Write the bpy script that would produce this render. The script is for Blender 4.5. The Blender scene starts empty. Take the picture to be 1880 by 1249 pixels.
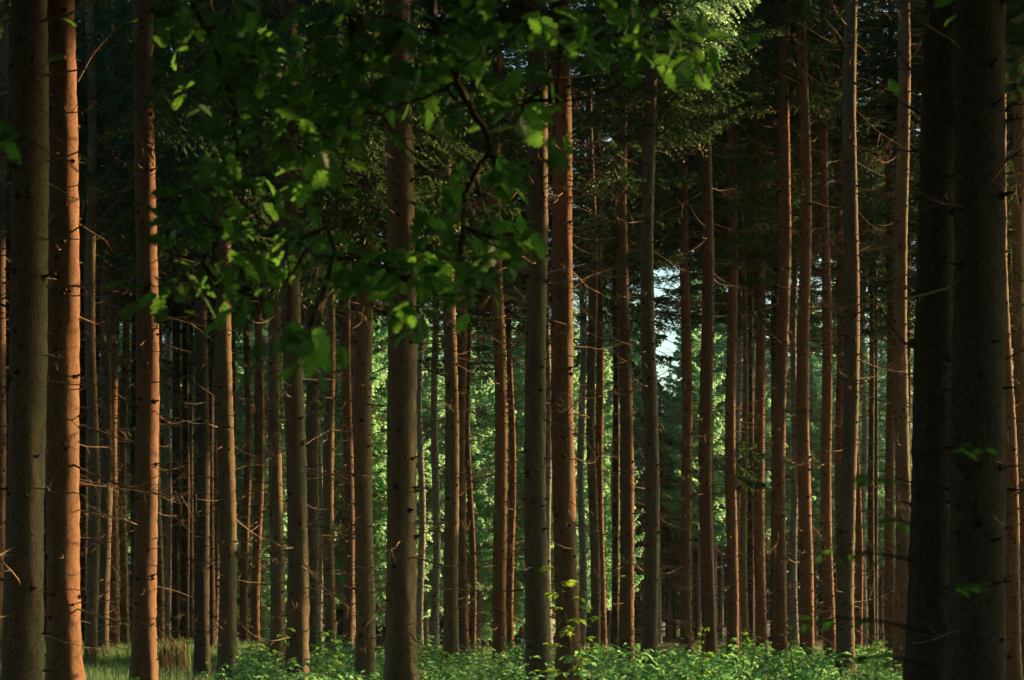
import bpy, math, random
import numpy as np
from mathutils import Vector, Matrix

random.seed(7)
RNG = np.random.default_rng(11)
SC = bpy.context.scene
COL = SC.collection
F = 1880 * 60 / 36.0          # focal length in photo pixels
HOR = 1140.0                  # horizon row in the photo
CAMZ = 1.6
PHI = math.radians(61)        # sun azimuth from the view direction, to the right
ELEV = math.radians(10)
HAZE = .00011
SP, CP, TE = math.sin(PHI), math.cos(PHI), math.tan(ELEV)

def wx(px, Y): return (px - 940.0) / F * Y
def wz(py, Y): return CAMZ + (HOR - py) / F * Y
def sval(x, y): return y * SP - x * CP      # coordinate across the sun's rays

# ------------------------------------------------------------------ mesh helpers
class Acc:
    """collects quads/tris (numpy) and links them as one mesh object"""
    def __init__(s): s.v, s.q, s.m, s.n = [], [], [], 0
    def add(s, v, q, mi=0):
        v = np.asarray(v, float); q = np.asarray(q, int)
        s.v.append(v); s.q.append(q + s.n); s.m.append(np.full(len(q), mi)); s.n += len(v)
    def mesh(s, name, mats, smooth=True):
        v = np.concatenate(s.v); q = np.concatenate(s.q); m = np.concatenate(s.m)
        me = bpy.data.meshes.new(name)
        me.vertices.add(len(v)); me.vertices.foreach_set('co', v.astype(np.float32).ravel())
        tri = q[:, 2] == q[:, 3]
        cnt = np.where(tri, 3, 4)
        start = np.concatenate([[0], np.cumsum(cnt)[:-1]])
        mask = np.ones(q.shape, bool); mask[tri, 3] = False
        me.loops.add(int(cnt.sum())); me.loops.foreach_set('vertex_index', q[mask].astype(np.int32))
        me.polygons.add(len(q)); me.polygons.foreach_set('loop_start', start.astype(np.int32))
        me.polygons.foreach_set('material_index', m.astype(np.int32))
        me.polygons.foreach_set('use_smooth', np.full(len(q), smooth))
        for mt in mats: me.materials.append(mt)
        me.update(calc_edges=True); me.validate()
        return me

def link(name, data, parent=None, loc=(0, 0, 0), rot=(0, 0, 0), scale=(1, 1, 1)):
    o = bpy.data.objects.new(name, data); COL.objects.link(o)
    o.location = loc; o.rotation_euler = rot; o.scale = scale
    if parent: o.parent = parent
    return o

def tag(o, label=None, cat=None, group=None, kind=None):
    if label: o['label'] = label
    if cat: o['category'] = cat
    if group: o['group'] = group
    if kind: o['kind'] = kind
    return o

def frames(P):
    T = np.gradient(P, axis=0); T /= np.linalg.norm(T, axis=1)[:, None] + 1e-9
    up = np.where(np.abs(T[:, 2:3]) > .95, [[1., 0, 0]], [[0., 0, 1]])
    A = np.cross(T, up); A /= np.linalg.norm(A, axis=1)[:, None] + 1e-9
    return A, np.cross(A, T)

def tube(P, R, n=5):
    P = np.asarray(P, float); R = np.asarray(R, float)
    A, B = frames(P)
    th = np.arange(n) / n * 2 * np.pi
    V = P[:, None] + R[:, None, None] * (np.cos(th)[None, :, None] * A[:, None] + np.sin(th)[None, :, None] * B[:, None])
    k = len(P); i = np.arange(k - 1)[:, None] * n; j = np.arange(n)[None]
    a = i + j; b = i + (j + 1) % n
    return V.reshape(-1, 3), np.stack([a, b, b + n, a + n], -1).reshape(-1, 4)

def quads_from(P):                      # P (k,4,3) -> verts, quads
    k = len(P)
    return P.reshape(-1, 3), np.arange(4 * k).reshape(k, 4)

def rot_z(a): c, s = math.cos(a), math.sin(a); return np.array([[c, -s, 0], [s, c, 0], [0, 0, 1]])

# ------------------------------------------------------------------ materials
def new_mat(name):
    m = bpy.data.materials.new(name); m.use_nodes = True
    nt = m.node_tree; b = nt.nodes['Principled BSDF']
    return m, nt, b
def N(nt, t, **kw):
    n = nt.nodes.new(t)
    for k, v in kw.items(): setattr(n, k, v)
    return n
def ramp(nt, fac, stops):
    r = N(nt, 'ShaderNodeValToRGB'); e = r.color_ramp.elements
    e[0].position, e[0].color = stops[0][0], (*stops[0][1], 1)
    e[1].position, e[1].color = stops[1][0], (*stops[1][1], 1)
    for p, c in stops[2:]:
        x = e.new(p); x.color = (*c, 1)
    nt.links.new(fac, r.inputs[0]); return r.outputs[0]
def mixc(nt, f, a, b, mode='MIX'):
    m = N(nt, 'ShaderNodeMix', data_type='RGBA', blend_type=mode)
    for s, v in ((m.inputs[0], f), (m.inputs[6], a), (m.inputs[7], b)):
        if isinstance(v, (int, float)): s.default_value = v
        elif isinstance(v, tuple): s.default_value = (*v, 1)
        else: nt.links.new(v, s)
    return m.outputs[2]
def mapped(nt, scale, coord='Object'):
    tc = N(nt, 'ShaderNodeTexCoord'); mp = N(nt, 'ShaderNodeMapping'); mp.inputs['Scale'].default_value = scale
    nt.links.new(tc.outputs[coord], mp.inputs[0]); return mp.outputs[0]
def noise(nt, vec, scale, detail=4, rough=.6):
    n = N(nt, 'ShaderNodeTexNoise'); n.inputs['Scale'].default_value = scale
    n.inputs['Detail'].default_value = detail; n.inputs['Roughness'].default_value = rough
    nt.links.new(vec, n.inputs['Vector']); return n.outputs[0]
def math_(nt, op, a, b=0.0):
    m = N(nt, 'ShaderNodeMath', operation=op)
    for s, v in ((m.inputs[0], a), (m.inputs[1], b)):
        if isinstance(v, (int, float)): s.default_value = v
        else: nt.links.new(v, s)
    return m.outputs[0]

def bark_mat(name, c_lo, c_mid, c_hi, lichen, rough=.9):
    m, nt, b = new_mat(name)
    oi = N(nt, 'ShaderNodeObjectInfo')
    tall = mapped(nt, (1, 1, .35)); wide = mapped(nt, (1, 1, 5)); flat = mapped(nt, (1, 1, .6))
    big = noise(nt, tall, 3.5, 3)
    fine = noise(nt, tall, 85, 5, .7)
    ringn = noise(nt, wide, 9, 4, .65)
    vo = N(nt, 'ShaderNodeTexVoronoi', feature='F1'); vo.inputs['Scale'].default_value = 75
    vo.inputs['Randomness'].default_value = 1; nt.links.new(flat, vo.inputs['Vector'])
    base = ramp(nt, math_(nt, 'ADD', math_(nt, 'MULTIPLY', fine, .6), math_(nt, 'MULTIPLY', big, .4)), [(.3, c_lo), (.5, c_mid), (.72, c_hi)])
    col = mixc(nt, math_(nt, 'MULTIPLY', ramp(nt, vo.outputs['Distance'], [(.25, (0, 0, 0)), (.75, (1, 1, 1))]), .55), base, tuple(x * .45 for x in c_lo))
    col = mixc(nt, math_(nt, 'MULTIPLY', ramp(nt, ringn, [(.52, (0, 0, 0)), (.66, (1, 1, 1))]), .35), col, tuple(x * .5 for x in c_lo))
    lic = ramp(nt, noise(nt, tall, 2.2, 7, .75), [(.46, (0, 0, 0)), (.62, (1, 1, 1))])
    col = mixc(nt, math_(nt, 'MULTIPLY', lic, .6), col, lichen)
    spk = ramp(nt, noise(nt, flat, 45, 2, .5), [(.66, (0, 0, 0)), (.72, (1, 1, 1))])
    col = mixc(nt, math_(nt, 'MULTIPLY', spk, .35), col, tuple(min(1, x * 1.5) for x in c_hi))
    flk = noise(nt, mapped(nt, (1, 1, .22)), 42, 3, .55)
    fl2 = ramp(nt, flk, [(.56, (0, 0, 0)), (.64, (1, 1, 1))])
    col = mixc(nt, math_(nt, 'MULTIPLY', fl2, .6), col, tuple(x * .4 for x in c_lo))
    hv = N(nt, 'ShaderNodeHueSaturation'); nt.links.new(col, hv.inputs['Color'])
    nt.links.new(math_(nt, 'ADD', math_(nt, 'MULTIPLY', oi.outputs['Random'], .45), .78), hv.inputs['Value'])
    nt.links.new(math_(nt, 'ADD', math_(nt, 'MULTIPLY', oi.outputs['Random'], .3), .8), hv.inputs['Saturation'])
    nt.links.new(hv.outputs[0], b.inputs['Base Color'])
    b.inputs['Roughness'].default_value = rough; b.inputs['Specular IOR Level'].default_value = .25
    h = math_(nt, 'ADD', math_(nt, 'SUBTRACT', math_(nt, 'MULTIPLY', fine, .5), math_(nt, 'MULTIPLY', flk, .9)), math_(nt, 'SUBTRACT', math_(nt, 'MULTIPLY', ringn, .5), vo.outputs['Distance']))
    bp = N(nt, 'ShaderNodeBump'); bp.inputs['Strength'].default_value = .55; bp.inputs['Distance'].default_value = .003
    nt.links.new(h, bp.inputs['Height']); nt.links.new(bp.outputs[0], b.inputs['Normal'])
    return m

def leaf_mat(name, c1, c2, trans, spec=.3, rough=.5, tcol=None, nscale=1.5):
    m, nt, b = new_mat(name)
    geo = N(nt, 'ShaderNodeNewGeometry'); oi = N(nt, 'ShaderNodeObjectInfo')
    n = noise(nt, mapped(nt, (1, 1, 1)), nscale, 3)
    f = math_(nt, 'ADD', math_(nt, 'MULTIPLY', geo.outputs['Random Per Island'], .6), math_(nt, 'SUBTRACT', math_(nt, 'MULTIPLY', n, .9), .2))
    col = ramp(nt, f, [(.1, c1), (.95, c2)])
    hv = N(nt, 'ShaderNodeHueSaturation'); nt.links.new(col, hv.inputs['Color'])
    nt.links.new(math_(nt, 'ADD', math_(nt, 'MULTIPLY', oi.outputs['Random'], .06), .47), hv.inputs['Hue'])
    nt.links.new(hv.outputs[0], b.inputs['Base Color'])
    b.inputs['Roughness'].default_value = rough; b.inputs['Specular IOR Level'].default_value = spec
    tr = N(nt, 'ShaderNodeBsdfTranslucent')
    tc = mixc(nt, 1.0, hv.outputs[0], tcol or (1.9, 2.0, .8), 'MULTIPLY')
    nt.links.new(tc, tr.inputs[0])
    mx = N(nt, 'ShaderNodeMixShader'); mx.inputs[0].default_value = trans
    nt.links.new(b.outputs[0], mx.inputs[1]); nt.links.new(tr.outputs[0], mx.inputs[2])
    nt.links.new(mx.outputs[0], nt.nodes['Material Output'].inputs[0])
    return m

def plain_mat(name, c1, c2, scale=20, rough=.9):
    m, nt, b = new_mat(name)
    col = ramp(nt, noise(nt, mapped(nt, (1, 1, 1)), scale, 4), [(.3, c1), (.7, c2)])
    nt.links.new(col, b.inputs['Base Color']); b.inputs['Roughness'].default_value = rough
    b.inputs['Specular IOR Level'].default_value = .2
    return m

M = {}
M['red'] = bark_mat('reddish_bark', (.125, .074, .044), (.285, .152, .082), (.43, .235, .13), (.17, .145, .085))
M['olive'] = bark_mat('olive_bark', (.12, .087, .054), (.255, .185, .112), (.37, .275, .17), (.18, .185, .11))
M['grey'] = bark_mat('grey_bark', (.22, .21, .19), (.42, .40, .37), (.58, .56, .52), (.34, .36, .28))
M['dark'] = bark_mat('shaded_rear_bark', (.035, .028, .02), (.075, .06, .042), (.12, .10, .07), (.055, .055, .03))  # shade put into the colour: darkened bark for the rear stems
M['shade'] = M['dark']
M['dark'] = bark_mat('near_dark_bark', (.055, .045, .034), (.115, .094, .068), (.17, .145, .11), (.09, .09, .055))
M['knot'] = plain_mat('dead_knot_wood', (.035, .022, .014), (.09, .055, .035), 60)
M['twig'] = plain_mat('dead_twig_wood', (.14, .10, .065), (.34, .26, .18), 8)
M['limb'] = plain_mat('limb_bark', (.06, .045, .03), (.12, .09, .06), 20)
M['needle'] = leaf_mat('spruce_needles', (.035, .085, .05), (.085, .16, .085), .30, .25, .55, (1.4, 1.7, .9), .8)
M['needle_lit'] = leaf_mat('sunlit_spruce_needles', (.15, .33, .22), (.40, .66, .52), .60, .2, .55, (1.85, 1.8, 1.6), .35)  # sunlight put into the colour: paler copy of the spruce needles
M['oak'] = leaf_mat('oak_leaves', (.040, .115, .045), (.105, .21, .07), .48, .25, .42, (2.0, 2.2, .8), 2)
M['bramble'] = leaf_mat('undergrowth_leaves', (.05, .20, .11), (.25, .54, .31), .52, .35, .45, (1.8, 1.8, 1.1), .7)
M['sapling'] = leaf_mat('sapling_leaves', (.12, .26, .08), (.28, .46, .16), .50, .3, .45, (1.7, 1.8, .6), 1)
M['grass'] = leaf_mat('forest_grass', (.17, .34, .17), (.38, .58, .36), .55, .2, .6, (1.7, 1.6, 1.1), .5)
M['seed'] = leaf_mat('red_grass_heads', (.22, .08, .04), (.36, .14, .07), .3, .2, .6, (1.2, 1.0, .8), .5)
M['stem'] = plain_mat('green_stems', (.07, .08, .03), (.13, .12, .05), 10)
M['oakbark'] = plain_mat('oak_bark', (.030, .024, .018), (.075, .06, .045), 25)

# ------------------------------------------------------------------ tree table (measured in the photograph)
# px at row 1200, px at row 0, width px at row 900, trunk diameter m, bark, lit rows or None, label
T = [
 (42, 53, 69, .40, 'olive', None, 'thick shaded olive-brown trunk with a flared scaly base at the left edge'),
 (-9, 8, 24, .36, 'red', (420, 640), 'trunk half cut off by the left picture edge, orange sunlit patch midway'),
 (118, 112, 59, .42, 'red', (-20, 1260), 'big trunk with the brightest full-height orange sunlit strip'),
 (141, 131, 10, .22, 'red', (600, 1010), 'thin orange-edged trunk peeping out behind the big brightly lit trunk'),
 (167, 163, 21, .34, 'olive', None, 'dark trunk just right of the big orange-striped trunk'),
 (188, 201, 21, .35, 'olive', (880, 1160), 'dark trunk with a pale grey right edge above a sunlit grass gap'),
 (209, 213, 18, .32, 'red', (700, 900), 'dim trunk with faint orange edge between two dark trunks, left third'),
 (230, 233, 14, .28, 'olive', None, 'narrow dark trunk tight against the left side of the leaning lit trunk'),
 (265, 262, 42, .38, 'red', (200, 1260), 'second brightest orange-lit trunk, slightly bowed, with knots along its lit side'),
 (294, 290, 14, .28, 'olive', None, 'narrow dark trunk right of the bowed orange-lit trunk'),
 (309, 309, 14, .36, 'grey', None, 'pale grey far trunk above the pale grass with reddish seed heads'),
 (371, 366, 26, .36, 'dark', None, 'nearly black trunk where the pale grass patch ends'),
 (381, 379, 11, .30, 'grey', (700, 1010), 'slender trunk with thin whitish-pink sunlit edge beside the near-black trunk'),
 (391, 397, 13, .26, 'red', (780, 1200), 'slender orange-edged trunk left of the broad olive trunk'),
 (417, 418, 32, .38, 'olive', (780, 1010), 'broad olive trunk whose right edge turns orange in its lower half'),
 (449, 456, 14, .26, 'red', (830, 1010), 'slim reddish trunk, first right of the broad orange-edged olive trunk'),
 (469, 481, 16, .30, 'red', (880, 1200), 'slim leaning trunk with an orange edge down to the undergrowth'),
 (509, 505, 25, .36, 'olive', (820, 940), 'trunk with a short orange patch, partly behind a broader brown trunk'),
 (546, 531, 38, .40, 'olive', None, 'broad scaly brown trunk leaning left, bare of sun, behind sprouting shrubs'),
 (577, 562, 24, .38, 'olive', None, 'mid-brown trunk tilting left, right neighbour of the broad scaly brown trunk'),
 (587, 583, 9, .24, 'grey', None, 'thin far trunk half hidden behind the left-tilting mid-brown trunk'),
 (608, 603, 20, .34, 'olive', (780, 960), 'straight medium trunk with a weak orange edge before bright foliage'),
 (639, 632, 18, .32, 'red', (820, 1220), 'slim trunk whose right half glows pinkish orange to its foot'),
 (648, 644, 9, .24, 'grey', (820, 1220), 'pale sliver of trunk directly behind the pinkish-orange glowing trunk'),
 (671, 680, 34, .38, 'olive', None, 'broad shaded trunk leaning right, left of the thickest middle trunk'),
 (737, 728, 54, .42, 'olive', None, 'thickest trunk of the middle, shaded brown, swelling towards its base'),
 (771, 769, 12, .34, 'grey', None, 'pale grey far trunk close to the right side of the thickest middle trunk'),
 (798, 798, 14, .36, 'grey', None, 'pale grey far trunk standing between sprays of bright foliage'),
 (829, 820, 26, .36, 'olive', (240, 980), 'olive trunk with a broken golden edge, left of a dark red pair'),
 (850, 845, 21, .34, 'red', None, 'dark reddish trunk, wider of the touching pair with one crimson stem'),
 (866, 855, 11, .24, 'red', (820, 1210), 'thin crimson-lit trunk touching a wider dark reddish one'),
 (876, 878, 10, .32, 'grey', None, 'short-looking grey far trunk under bright foliage, right of the crimson stem'),
 (892, 890, 6, .22, 'grey', None, 'thinnest grey far trunk in the dark gap before the dark brown pair'),
 (918, 912, 24, .36, 'red', None, 'dark brown trunk, wider of a pair with a bright orange narrow stem'),
 (936, 931, 13, .25, 'red', (820, 1200), 'narrow stem with bright orange right half touching a dark brown trunk'),
 (962, 961, 5, .17, 'grey', (820, 1160), 'hair-thin pale stem in the dark gap left of two broad central trunks'),
 (988, 984, 41, .38, 'olive', (230, 420), 'broad olive-grey trunk, left one of the two big central trunks'),
 (1007, 998, 16, .34, 'grey', (560, 1150), 'pale trunk mostly hidden between the two big central trunks'),
 (1044, 1027, 42, .40, 'red', (160, 960), 'broad reddish trunk with orange patches behind the tall leafy sapling'),
 (1067, 1066, 13, .36, 'grey', None, 'light grey trunk directly right of the broad reddish central trunk'),
 (1092, 1084, 17, .32, 'olive', (180, 420), 'brown trunk touching the left side of an all-orange trunk'),
 (1106, 1097, 15, .30, 'red', (640, 1200), 'trunk lit pale orange across its whole width, right of the leafy sapling'),
 (1127, 1127, 9, .30, 'grey', None, 'thin light grey trunk between a pale orange and a dark orange-edged trunk'),
 (1150, 1142, 25, .36, 'red', (820, 1200), 'dark red-brown trunk with crisp orange edge, before the dark hollow'),
 (1178, 1177, 4, .15, 'red', (900, 1160), 'wiry orange stem touching an olive trunk with a broken-off scar'),
 (1192, 1196, 27, .36, 'olive', None, 'olive trunk beside the bright sky gap, bark split in its upper part'),
 (1261, 1257, 20, .34, 'red', None, 'unlit rust-brown trunk standing alone against the dark hollow'),
 (1302, 1294, 25, .38, 'red', None, 'unlit rust-brown trunk with a darker left side, right of the dark hollow'),
 (1345, 1342, 20, .34, 'red', (720, 1260), 'trunk with peach-orange strip down to pale weeds, before a bluish sliver'),
 (1355, 1353, 12, .36, 'grey', None, 'bluish grey far trunk showing as a sliver behind a peach-lit trunk'),
 (1370, 1366, 12, .21, 'olive', None, 'slender dark olive trunk between a peach-lit and a fully orange trunk'),
 (1384, 1383, 10, .32, 'grey', None, 'dim grey far trunk directly left of the fully orange trunk'),
 (1398, 1396, 19, .34, 'red', (690, 1200), 'trunk glowing orange-red over its full width below a dark spray'),
 (1431, 1441, 25, .38, 'red', (160, 840), 'tall trunk whose upper half has a vivid orange strip'),
 (1460, 1460, 13, .36, 'grey', (880, 1190), 'pale grey mottled trunk between two orange-edged trunks, right of centre'),
 (1481, 1470, 24, .36, 'red', (840, 1200), 'dark trunk with saturated orange edge, right of a mottled grey trunk'),
 (1524, 1514, 20, .34, 'red', (860, 1180), 'dark trunk curving outward at its foot with an orange edge'),
 (1552, 1563, 30, .38, 'olive', (-20, 1200), 'broad olive trunk with a long pale gold edge over its whole height'),
 (1546, 1543, 17, .32, 'red', None, 'dark trunk showing along the left side of the long gold-edged trunk'),
 (1575, 1571, 12, .26, 'red', (830, 1190), 'narrow bright orange trunk at the foot of the long gold-edged trunk'),
 (1587, 1587, 11, .34, 'grey', None, 'dim grey far trunk left of the whitest trunk'),
 (1603, 1603, 9, .30, 'grey', (800, 1200), 'whitest far trunk, thin and sunlit against the dark'),
 (1637, 1637, 18, .34, 'red', (950, 1260), 'dark brown trunk with orange foot, behind a small leafy shrub'),
 (1656, 1659, 28, .38, 'olive', (0, 940), 'olive trunk next to the two huge dark trunks, faintly gold-edged'),
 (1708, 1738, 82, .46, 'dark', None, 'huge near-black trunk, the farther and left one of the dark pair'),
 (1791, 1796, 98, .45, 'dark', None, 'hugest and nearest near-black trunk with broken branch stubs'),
 (1843, 1836, 11, .30, 'grey', (900, 1200), 'slim trunk with thin golden edge against the hugest dark trunk'),
 (1859, 1831, 27, .38, 'red', (20, 1000), 'brown trunk leaning left with orange edge, right of the hugest trunk'),
 (1881, 1866, 24, .36, 'olive', None, 'olive trunk cut by the right picture edge'),
]

class Tr: pass
trees = []
for pb, pt, w, dia, bark, lit, label in T:
    t = Tr(); t.pb, t.pt, t.w, t.dia, t.bark, t.lit, t.label = pb, pt, w, dia, bark, lit, label
    t.k = 1.0; trees.append(t)
def setY(t):
    t.Y = t.dia * t.k / t.w * F; t.r = t.dia * t.k / 2
    z1, z2 = wz(1200, t.Y), wz(0, t.Y)
    x1, x2 = wx(t.pb, t.Y), wx(t.pt, t.Y)
    t.lean = (x2 - x1) / (z2 - z1); t.x0 = x1 - t.lean * z1
    t.zl = None if t.lit is None else (max(.3, wz(t.lit[1], t.Y)), wz(t.lit[0], t.Y))
    zm = 4 if t.zl is None else (t.zl[0] + t.zl[1]) / 2
    t.s = sval(t.x0 + t.lean * zm, t.Y); t.xm = t.x0 + t.lean * zm
for t in trees: setY(t)
# nudge depths a little so that trunks meant to be sunlit are not in each other's shadow
BYL = {t.pb: t for t in trees}
def cost(t):
    c = 0
    for u in trees:
        if u is t: continue
        for a, b in ((t, u), (u, t)):
            if a.zl and b.xm > a.xm and abs(a.s - b.s) < a.r + b.r + .12: c += 1 + a.w / 20
    return c
for sweep in range(5):
    for t in trees:
        best = (cost(t) + .0, t.k)
        if best[0] == 0: continue
        k0 = t.k
        for k in np.linspace(.86, 1.16, 31):
            t.k = k; setY(t); c = cost(t) + abs(k - 1) * .5
            if c < best[0] - 1e-6: best = (c, k)
        t.k = best[1]; setY(t)

LIMB = (4.2, sval(4.6, BYL[1192].Y), wz(-90, BYL[1192].Y))
def crown_base(x, y, default, rad=2.6):
    """lowest crown base that leaves the sunlit parts of the trunks in the sun"""
    s = sval(x, y); b = default
    if x > 6.5 and abs(s - LIMB[1]) < rad + .8: b = max(b, LIMB[2] + TE * (x - LIMB[0]) / SP)
    for t in trees:
        if t.zl and x > t.xm + .5 and abs(s - t.s) < rad:
            b = max(b, t.zl[1] + TE * (x - t.xm) / SP + .3)
    return b

# ------------------------------------------------------------------ dead branches (library of meshes)
def dead_branch(L, seed, bushy=1.0):
    r = np.random.default_rng(seed); a = Acc()
    n = 9; t = np.linspace(0, 1, n)
    droop = r.uniform(-.05, .30); curl = r.uniform(-.12, .12); hook = r.uniform(-.05, .38)
    P = np.stack([L * t, L * (curl * t ** 2 + .008 * np.sin(t * 7 + seed)), L * (-droop * t + hook * t ** 2.5 + .010 * np.sin(t * 9 + seed * 2))], 1)
    P[1:] += r.normal(0, .0045 * L, (n - 1, 3))
    R = (.0055 + .0034 * L) * (1 - t) ** .7 + .0014
    a.add(*tube(P, R, 5))
    for k in range(int(r.poisson(2.2 * L * bushy + 1.0))):
        u = r.uniform(.25, .98); b = np.array([np.interp(u, t, P[:, i]) for i in range(3)])
        l = r.uniform(.1, .42) * L * (1.15 - u) + .06; sd = r.choice([-1, 1]); m = 5; q = np.linspace(0, 1, m)[:, None]
        d = np.array([r.uniform(.4, 1), sd * r.uniform(.4, 1), r.uniform(-.7, .5)]); d /= np.linalg.norm(d)
        Q = b + d * l * q + np.array([0, 0, r.uniform(-.3, .2)]) * l * q ** 2 + r.normal(0, .004, (m, 3)) * q
        a.add(*tube(Q, (np.interp(u, t, R) * .55) * (1 - q[:, 0]) ** .7 + .0012, 4))
    return a.mesh('dead_branch', [M['twig']])
LIB = [dead_branch(L, i + 3, b) for i, (L, b) in enumerate(
    [(.25, .4), (.4, .5), (.55, .6), (.7, 1), (.9, .8), (1.1, 1.3), (1.3, 1), (1.5, 1.6), (1.7, 1.2), (1.9, 2), (2.2, 1.5), (2.5, 2.2)])]
LIB_DARK = []  # darkened copies for the rear trees, shade put into the colour
for me_ in LIB:
    mc_ = me_.copy(); mc_.materials[0] = M['limb']; LIB_DARK.append(mc_)
LL = [.25, .4, .55, .7, .9, 1.1, 1.3, 1.5, 1.7, 1.9, 2.2, 2.5]

# ------------------------------------------------------------------ trunks
def center(x0, y0, lean, z, ph, amp, leany=0.0):
    return x0 + lean * z + amp * np.sin(z * .55 + ph), y0 + leany * z + amp * np.sin(z * .4 + ph * 2)
def trunk_mesh(r0, H, lean, ph, amp, bark, seed, flare=.35, nseg=22, zdet=14.0, rough=1.0, knots=True):
    r = np.random.default_rng(seed)
    z = np.concatenate([[-.4, -.15], np.arange(0, 2.4, .07), np.arange(2.4, zdet, .16), np.linspace(zdet, H, 20)])
    th = np.arange(nseg) / nseg * 2 * np.pi
    zz = np.maximum(z, 0)
    prof = r0 * np.maximum(1 - zz / H, .002) ** .38
    whorl = .42 + r.uniform(-.05, .05)
    prof = prof * (1 + .028 * np.cos(zz / whorl * 2 * np.pi) + .012 * np.sin(zz * 2.1 + seed))
    nr = int(r.integers(4, 7)); p0 = r.uniform(0, 6)
    fl = 1 + flare * np.exp(-zz / .46)[:, None] * (1 + .45 * np.cos(nr * th + p0)[None]) + .10 * np.exp(-zz / 1.3)[:, None]
    disp = sum(a_ * np.sin(m_ * th[None] + k_ * z[:, None] + r.uniform(0, 6)) for a_, m_, k_ in ((.026, 2, .8), (.018, 3, 2.3), (.014, 5, 6.1), (.010, 4, 11.), (.008, 7, 17.)))
    disp = disp + r.normal(0, .006, (len(z), nseg)) * rough + r.normal(0, .014, (len(z), nseg)) * (.25 + np.exp(-zz / 1.1)[:, None]) * rough
    R = prof[:, None] * (fl + disp)
    cx, cy = center(0, 0, lean, z, ph, amp)
    c0x, c0y = center(0, 0, lean, 0.0, ph, amp)
    V = np.stack([cx[:, None] - c0x + R * np.cos(th), cy[:, None] - c0y + R * np.sin(th), np.repeat(z[:, None], nseg, 1)], -1)
    k = len(z); i = np.arange(k - 1)[:, None] * nseg; j = np.arange(nseg)[None]
    A = i + j; B = i + (j + 1) % nseg
    a = Acc(); a.add(V.reshape(-1, 3), np.stack([A, B, B + nseg, A + nseg], -1).reshape(-1, 4))
    if knots:
        zk = r.uniform(.5, .9)
        while zk < min(H, zdet + 3):
            for m_ in range(int(r.integers(2, 6))):
                an = r.uniform(0, 6.28); zq = zk + r.normal(0, .05 if r.random() < .7 else .18)
                rr = r0 * max(1 - zq / H, .05) ** .38
                X, Y_ = center(0, 0, lean, zq, ph, amp); X -= c0x; Y_ -= c0y
                d = np.array([math.cos(an), math.sin(an), r.uniform(-.15, .35)])
                ln = r.choice([.02, .03, .05, .09]); b = r.uniform(.014, .032) * (.6 + r0 * 2)
                P = np.array([X, Y_, zq]) + d * np.array([rr * .93, rr * 1.0 + .004, rr + .015, rr + .015 + ln])[:, None]
                a.add(*tube(P, [b * 1.7, b * 1.3, b * .6, b * .35], 6), 1)
            zk += whorl * r.uniform(.75, 1.25)
    return a.mesh('trunk', [bark, M['knot']])

# ------------------------------------------------------------------ spruce crowns (shared meshes)
def spray(P0, D, L, r, nq, wood, droop, step=.11, nlen=.115, nw=.019, hang=.35):
    """one live branch: axis, side twigs, needle clusters"""
    D = D / np.linalg.norm(D); side = np.cross(D, [0, 0, 1]); side /= np.linalg.norm(side)
    n = 8; t = np.linspace(0, 1, n)
    curv = r.uniform(.5, 1.1) * droop
    P = P0 + D * (L * t)[:, None] + np.outer(-curv * L * t + .75 * curv * L * t ** 2, [0, 0, 1]) + np.outer(r.uniform(-.1, .1) * L * t ** 2, side)
    wood.append(tube(P, .006 * L + .004 - (.006 * L + .002) * t, 4))
    ns = max(4, int(L / step)); u = np.linspace(.12, 1, ns) + r.uniform(-.01, .01, ns); u = np.clip(u, 0, 1)
    B = np.stack([np.interp(u, t, P[:, i]) for i in range(3)], 1)
    for sd in (-1, 1):
        keep = r.random(ns) < .9
        bb, uu = B[keep], u[keep]
        ll = (.42 * L * (1.05 - uu) * (.35 + 1.3 * np.minimum(uu, .35) / .35 * .5) + .10) * r.uniform(.7, 1.2, len(uu))
        dr = D[None] * r.uniform(.5, .9, (len(uu), 1)) + sd * side[None] * r.uniform(.7, 1.0, (len(uu), 1)) + np.array([0, 0, -1.0])[None] * r.uniform(.05, hang * 2, (len(uu), 1))
        dr /= np.linalg.norm(dr, axis=1)[:, None]
        m = 9
        for q in range(m):
            f = (q + .5) / m
            C = bb + dr * (ll * f)[:, None] - np.outer(hang * .6 * ll * f * f, [0, 0, 1])
            for s2 in (-1, 1):
                nd = dr * .8 + s2 * np.cross(dr, [0, 0, 1]) * .55 + r.normal(0, .22, dr.shape) - np.array([0, 0, .15])
                nd /= np.linalg.norm(nd, axis=1)[:, None]
                sz = nlen * r.uniform(.7, 1.25, (len(uu), 1)) * (1.1 - .35 * f)
                wd = np.cross(nd, r.normal(0, 1, nd.shape)); wd /= np.linalg.norm(wd, axis=1)[:, None]
                w = nw * r.uniform(.7, 1.2, (len(uu), 1))
                nq.append(np.stack([C, C + nd * sz * .45 + wd * w, C + nd * sz, C + nd * sz * .55 - wd * w], 1))

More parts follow.
